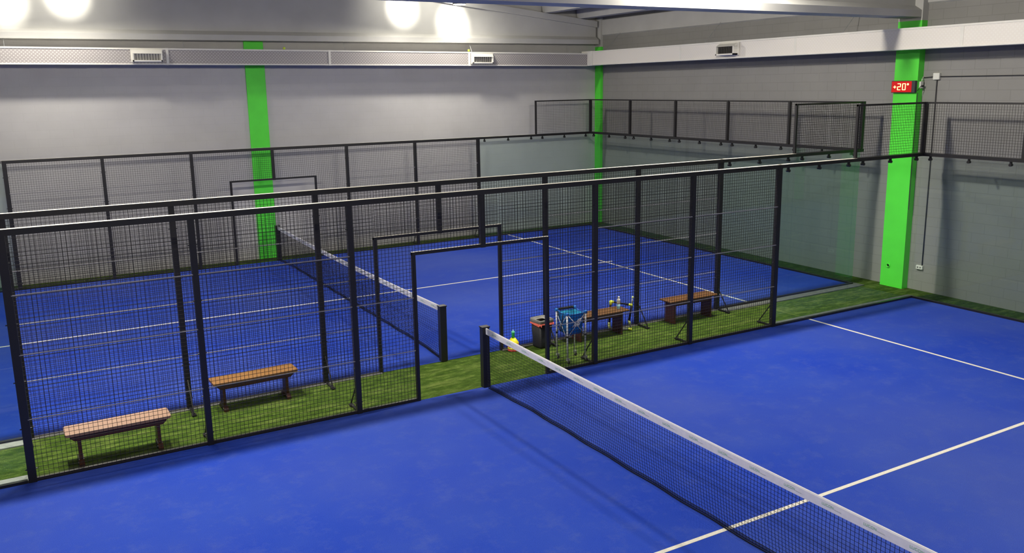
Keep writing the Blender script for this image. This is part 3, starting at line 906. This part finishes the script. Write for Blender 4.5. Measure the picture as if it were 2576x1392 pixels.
# ------------------------------------------------------------------ air ducts
def vent(parent, along, pos, face, w, z0, z1, depth):
    """louvred outlet: frame, dark inside, blades; along = 'X' or 'Y'; the face looks to -Y or -X"""
    def put(mb, name, m, par):
        if along == 'Y':
            mb.v = [(vy, vx, vz) for (vx, vy, vz) in mb.v]
            mb.f = [tuple(reversed(f)) for f in mb.f]
        return mb.build(name, m, par)
    a, b_ = pos - w / 2, pos + w / 2
    fr = MB(); t = 0.035; f0 = face - depth
    fr.extrude([(a, z0), (b_, z0), (b_, z0 + t), (a, z0 + t)], 'Y', f0, face)
    # sloping hood on top
    n = len(fr.v)
    fr.add([(a, f0, z1 - 0.075), (b_, f0, z1 - 0.075), (b_, face - 0.045, z1), (a, face - 0.045, z1), (a, face, z1), (b_, face, z1), (a, face, z1 - 0.075), (b_, face, z1 - 0.075)],
           [(0, 1, 2, 3), (3, 2, 5, 4), (0, 3, 4, 6), (1, 7, 5, 2), (0, 6, 7, 1)])
    fr.box(a, a + 0.03, f0, face, z0, z1 - 0.07); fr.box(b_ - 0.03, b_, f0, face, z0, z1 - 0.07)
    v = put(fr, 'air_vent', M['white_metal'], parent)
    put(MB().box(a + 0.03, b_ - 0.03, face - 0.02, face - 0.005, z0 + t, z1 - 0.075), 'dark_inside', M['vent_dark'], v)
    bl = MB()
    nb = 9
    for i in range(nb):
        x = a + 0.05 + (w - 0.1) * (i + 0.5) / nb
        bl.box(x - 0.004, x + 0.004, f0 + 0.02, face - 0.02, z0 + t, z1 - 0.078)
    put(bl, 'blades', M['vent_blade'], v)
    pl = MB().box(a - 0.03, b_ + 0.02, face - 0.025, face, z0 - 0.012, z1 + 0.02)
    put(pl, 'mounting_plate', M['white_metal'], v)

# far wall duct, falling slightly towards the corner
FY, XD = 16.55, 9.95
du = thing('air_duct', 'long white perforated air duct hanging along the light far wall', 'duct', (0, FY, 5.09))
tilt = -0.0063
du.rotation_euler = (0, -tilt, 0)
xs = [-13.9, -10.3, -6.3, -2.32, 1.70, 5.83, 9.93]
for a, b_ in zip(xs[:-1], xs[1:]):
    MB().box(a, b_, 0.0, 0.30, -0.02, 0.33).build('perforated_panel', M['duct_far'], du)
for z0, z1, nm_ in ((-0.035, -0.004, 'bottom_edge'), (0.315, 0.352, 'top_edge')):
    MB().box(-13.9, 9.93, -0.012, 0.305, z0, z1).build(nm_, M['white_metal'], du)
for x in xs[1:-1]:
    j = MB().box(x - 0.03, x + 0.03, -0.016, 0.308, -0.04, 0.356)
    j.build('seam_flange', M['white_metal'], du)
for (x, z0, z1, w) in ((-2.78, 0.035, 0.295, 0.66), (6.23, 0.03, 0.29, 0.66)):
    vent(du, 'X', x, -0.025, w, z0, z1, 0.09)
for x in (-13, -9.5, -5.7, -1.9, 2.2, 6.0, 9.4):
    MB().bar((x, 0.15, 0.35), (x, 0.32, 0.62), 0.006, 6).build('hanger', M['steel'], du)

dr = thing('air_duct', 'broad white air duct crossing in front of the green pillar and grey wall', 'duct', (XD, 0, 5.04))
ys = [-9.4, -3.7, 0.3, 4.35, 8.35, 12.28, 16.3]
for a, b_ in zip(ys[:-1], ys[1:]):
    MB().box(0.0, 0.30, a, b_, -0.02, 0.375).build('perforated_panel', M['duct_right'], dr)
for z0, z1, nm_ in ((-0.03, -0.002, 'bottom_edge'), (0.355, 0.392, 'top_edge')):
    MB().box(-0.012, 0.305, -9.4, 16.3, z0, z1).build(nm_, M['white_metal'], dr)
for y in ys[1:-1]:
    MB().box(-0.004, 0.304, y - 0.035, y + 0.035, -0.025, 0.385).build('seam_flange', M['white_metal'], dr)
MB().box(-0.012, 0.31, 16.3, 16.86, -0.04, 0.40).build('corner_box', M['white_metal'], dr)
MB().box(-0.03, 0.02, 16.26, 16.42, -0.034, 0.394).build('corner_strip', M['white_metal'], dr)
vent(dr, 'Y', 10.42, -0.02, 0.62, 0.05, 0.33, 0.17)
for y in (-8, -4, 2.5, 7.2, 11.5, 15.8):
    MB().bar((0.15, y, 0.38), (0.70, y, 0.95), 0.006, 6).build('hanger', M['steel'], dr)

# tennis balls caught on top of the far duct
def ball(x, z, label):
    o = MB().lathe([(0.034 * math.sin(PI * i / 12), -0.034 * math.cos(PI * i / 12)) for i in range(13)], n=20).build('tennis_ball', M['ball'], None, (x, FY + 0.05, z))
    tag(o, label, 'ball', 'tennis balls caught on the duct')
ball(0.53, 5.09 + 0.355 - 0.0063 * 0.53 + 0.034, 'yellow green tennis ball on the far duct, just right of the flat green pillar')
ball(5.85, 5.09 + 0.355 - 0.0063 * 5.85 + 0.040, 'yellow green tennis ball on the far duct, beside the right hand vent')

# ------------------------------------------------------------------ temperature display
td = thing('temperature_display', 'red glowing temperature display reading +20 degrees on the green pillar', 'display', (10.5, 5.86, 4.155))
MB().cbox(-0.075, 0.0, -0.275, 0.275, 0.0, 0.245, 0.006).build('case', M['dark_metal'], td)
tag(MB().box(-0.079, -0.074, -0.20, 0.262, 0.012, 0.233).build('screen', M['led_face'], td), 'red lit screen')
def seg(mb, y0, z0, y1, z1, w=0.016):
    # y measured to the right as seen by the viewer
    mb.bar((-0.083, -y0, z0), (-0.083, -y1, z1), w * 0.5, 8)
def digit(mb, yc, segs_, h=0.062, w=0.033, zc=0.122):
    P_ = {'a': ((-w, h), (w, h)), 'g': ((-w, 0), (w, 0)), 'd': ((-w, -h), (w, -h)), 'f': ((-w, h), (-w, 0)), 'b': ((w, h), (w, 0)),
          'e': ((-w, 0), (-w, -h)), 'c': ((w, 0), (w, -h))}
    for s in segs_:
        (a, b_), (c, d) = P_[s]
        seg(mb, yc + a, zc + b_, yc + c, zc + d)
dg = MB(); seg(dg, -0.215, 0.118, -0.155, 0.118); seg(dg, -0.185, 0.09, -0.185, 0.146)
dg.build('plus_sign', M['led'], td)
dg = MB(); digit(dg, -0.085, 'abged'); dg.build('digit', M['led'], td)
dg = MB(); digit(dg, 0.03, 'abcdef'); dg.build('digit', M['led'], td)
dg = MB().bar((-0.077, -0.118, 0.172), (-0.085, -0.118, 0.172), 0.021, 14); dg.build('degree_sign', M['led'], td)

# ------------------------------------------------------------------ electrics on the right wall and pillar
o = MB().cbox(-0.06, 0.0, -0.07, 0.07, 0, 0.135, 0.008).build('junction_box', M['plastic_white'], None, (XW, 5.265, 4.41))
tag(o, 'square white junction box high on the grey wall beside the display', 'electrical box')
o = thing('wall_socket', 'white double wall socket low on the grey wall right of the pillar', 'socket', (XW, 5.31, 0.465))
MB().cbox(-0.05, 0.0, -0.075, 0.075, 0, 0.085, 0.006).build('socket_box', M['plastic_white'], o)
MB().bar((-0.05, 0.03, 0.043), (-0.053, 0.03, 0.043), 0.018, 12).build('outlet', M['bin_rim'], o)
MB().bar((-0.05, -0.03, 0.043), (-0.053, -0.03, 0.043), 0.018, 12).build('outlet', M['bin_rim'], o)
tag(MB().bar((XW - 0.014, 5.265, 0.55), (XW - 0.014, 5.265, 4.41), 0.011, 8).build('cable_conduit', M['conduit']), 'upright dark cable pipe between the wall socket and the junction box', 'pipe')
tag(MB().bar((XW - 0.014, 5.195, 4.47), (XW - 0.014, 0.5, 4.46), 0.011, 8).build('cable_conduit', M['conduit']), 'level dark cable pipe running right from the junction box', 'pipe')
tag(MB().bar((XW - 0.014, 5.335, 4.47), (XW - 0.014, 5.56, 4.455), 0.011, 8).build('cable_conduit', M['conduit']), 'short dark cable pipe between the junction box and the green pillar', 'pipe')
pl = thing('power_outlet', 'small white outlet with black plug on the pillar side by the display', 'outlet', (10.60, 5.584, 4.24))
MB().cbox(-0.045, 0.045, -0.04, 0.0, 0, 0.14, 0.006).build('outlet_box', M['plastic_white'], pl)
MB().tube([(0.0, -0.045, 0.05), (-0.05, -0.05, 0.045), (-0.085, -0.045, 0.01), (-0.11, -0.02, -0.05)], 0.006, 8).build('plug_lead', M['rubber'], pl)
MB().cbox(-0.02, 0.02, -0.07, -0.035, 0.03, 0.065, 0.005).build('plug', M['rubber'], pl)
MB().tube([(0.01, -0.02, 0.14), (0.015, -0.02, 0.19), (0.035, -0.02, 0.225), (0.075, -0.02, 0.23)], 0.008, 8).build('supply_pipe', M['white_metal'], pl)
tag(MB().box(10.497, 10.512, 5.583, 5.60, 1.85, 4.12).build('cable_trunking', M['greenpaint']), 'thin green painted cable trunking down the pillar edge', 'trunking')
tag(MB().bar((10.52, 5.578, 1.72), (10.52, 5.578, 4.15), 0.006, 6).build('sensor_cable', M['conduit']), 'thin dark cable hanging down the pillar side under the display', 'cable')

# ------------------------------------------------------------------ floodlight seen at the top edge
fl = thing('floodlight', 'lit floodlight at the top edge, hanging under the roof before the far wall', 'lamp', (5.08, 15.6, 6.495))
MB().lathe([(0.17, 0.0), (0.18, 0.02), (0.18, 0.05), (0.12, 0.09), (0.07, 0.14), (0.0, 0.15)], (0, 0, 0.115), 28).build('housing', M['dark_metal'], fl)
tag(MB().lathe([(0.0, 0.018), (0.10, 0.02), (0.165, 0.034), (0.165, 0.045)], (0, 0, 0.075), 28).build('lens', M['lens'], fl), 'glowing lens')
MB().bar((0, 0, 0.24), (0, 0, 0.70), 0.012, 8).build('hanger', M['dark_metal'], fl)
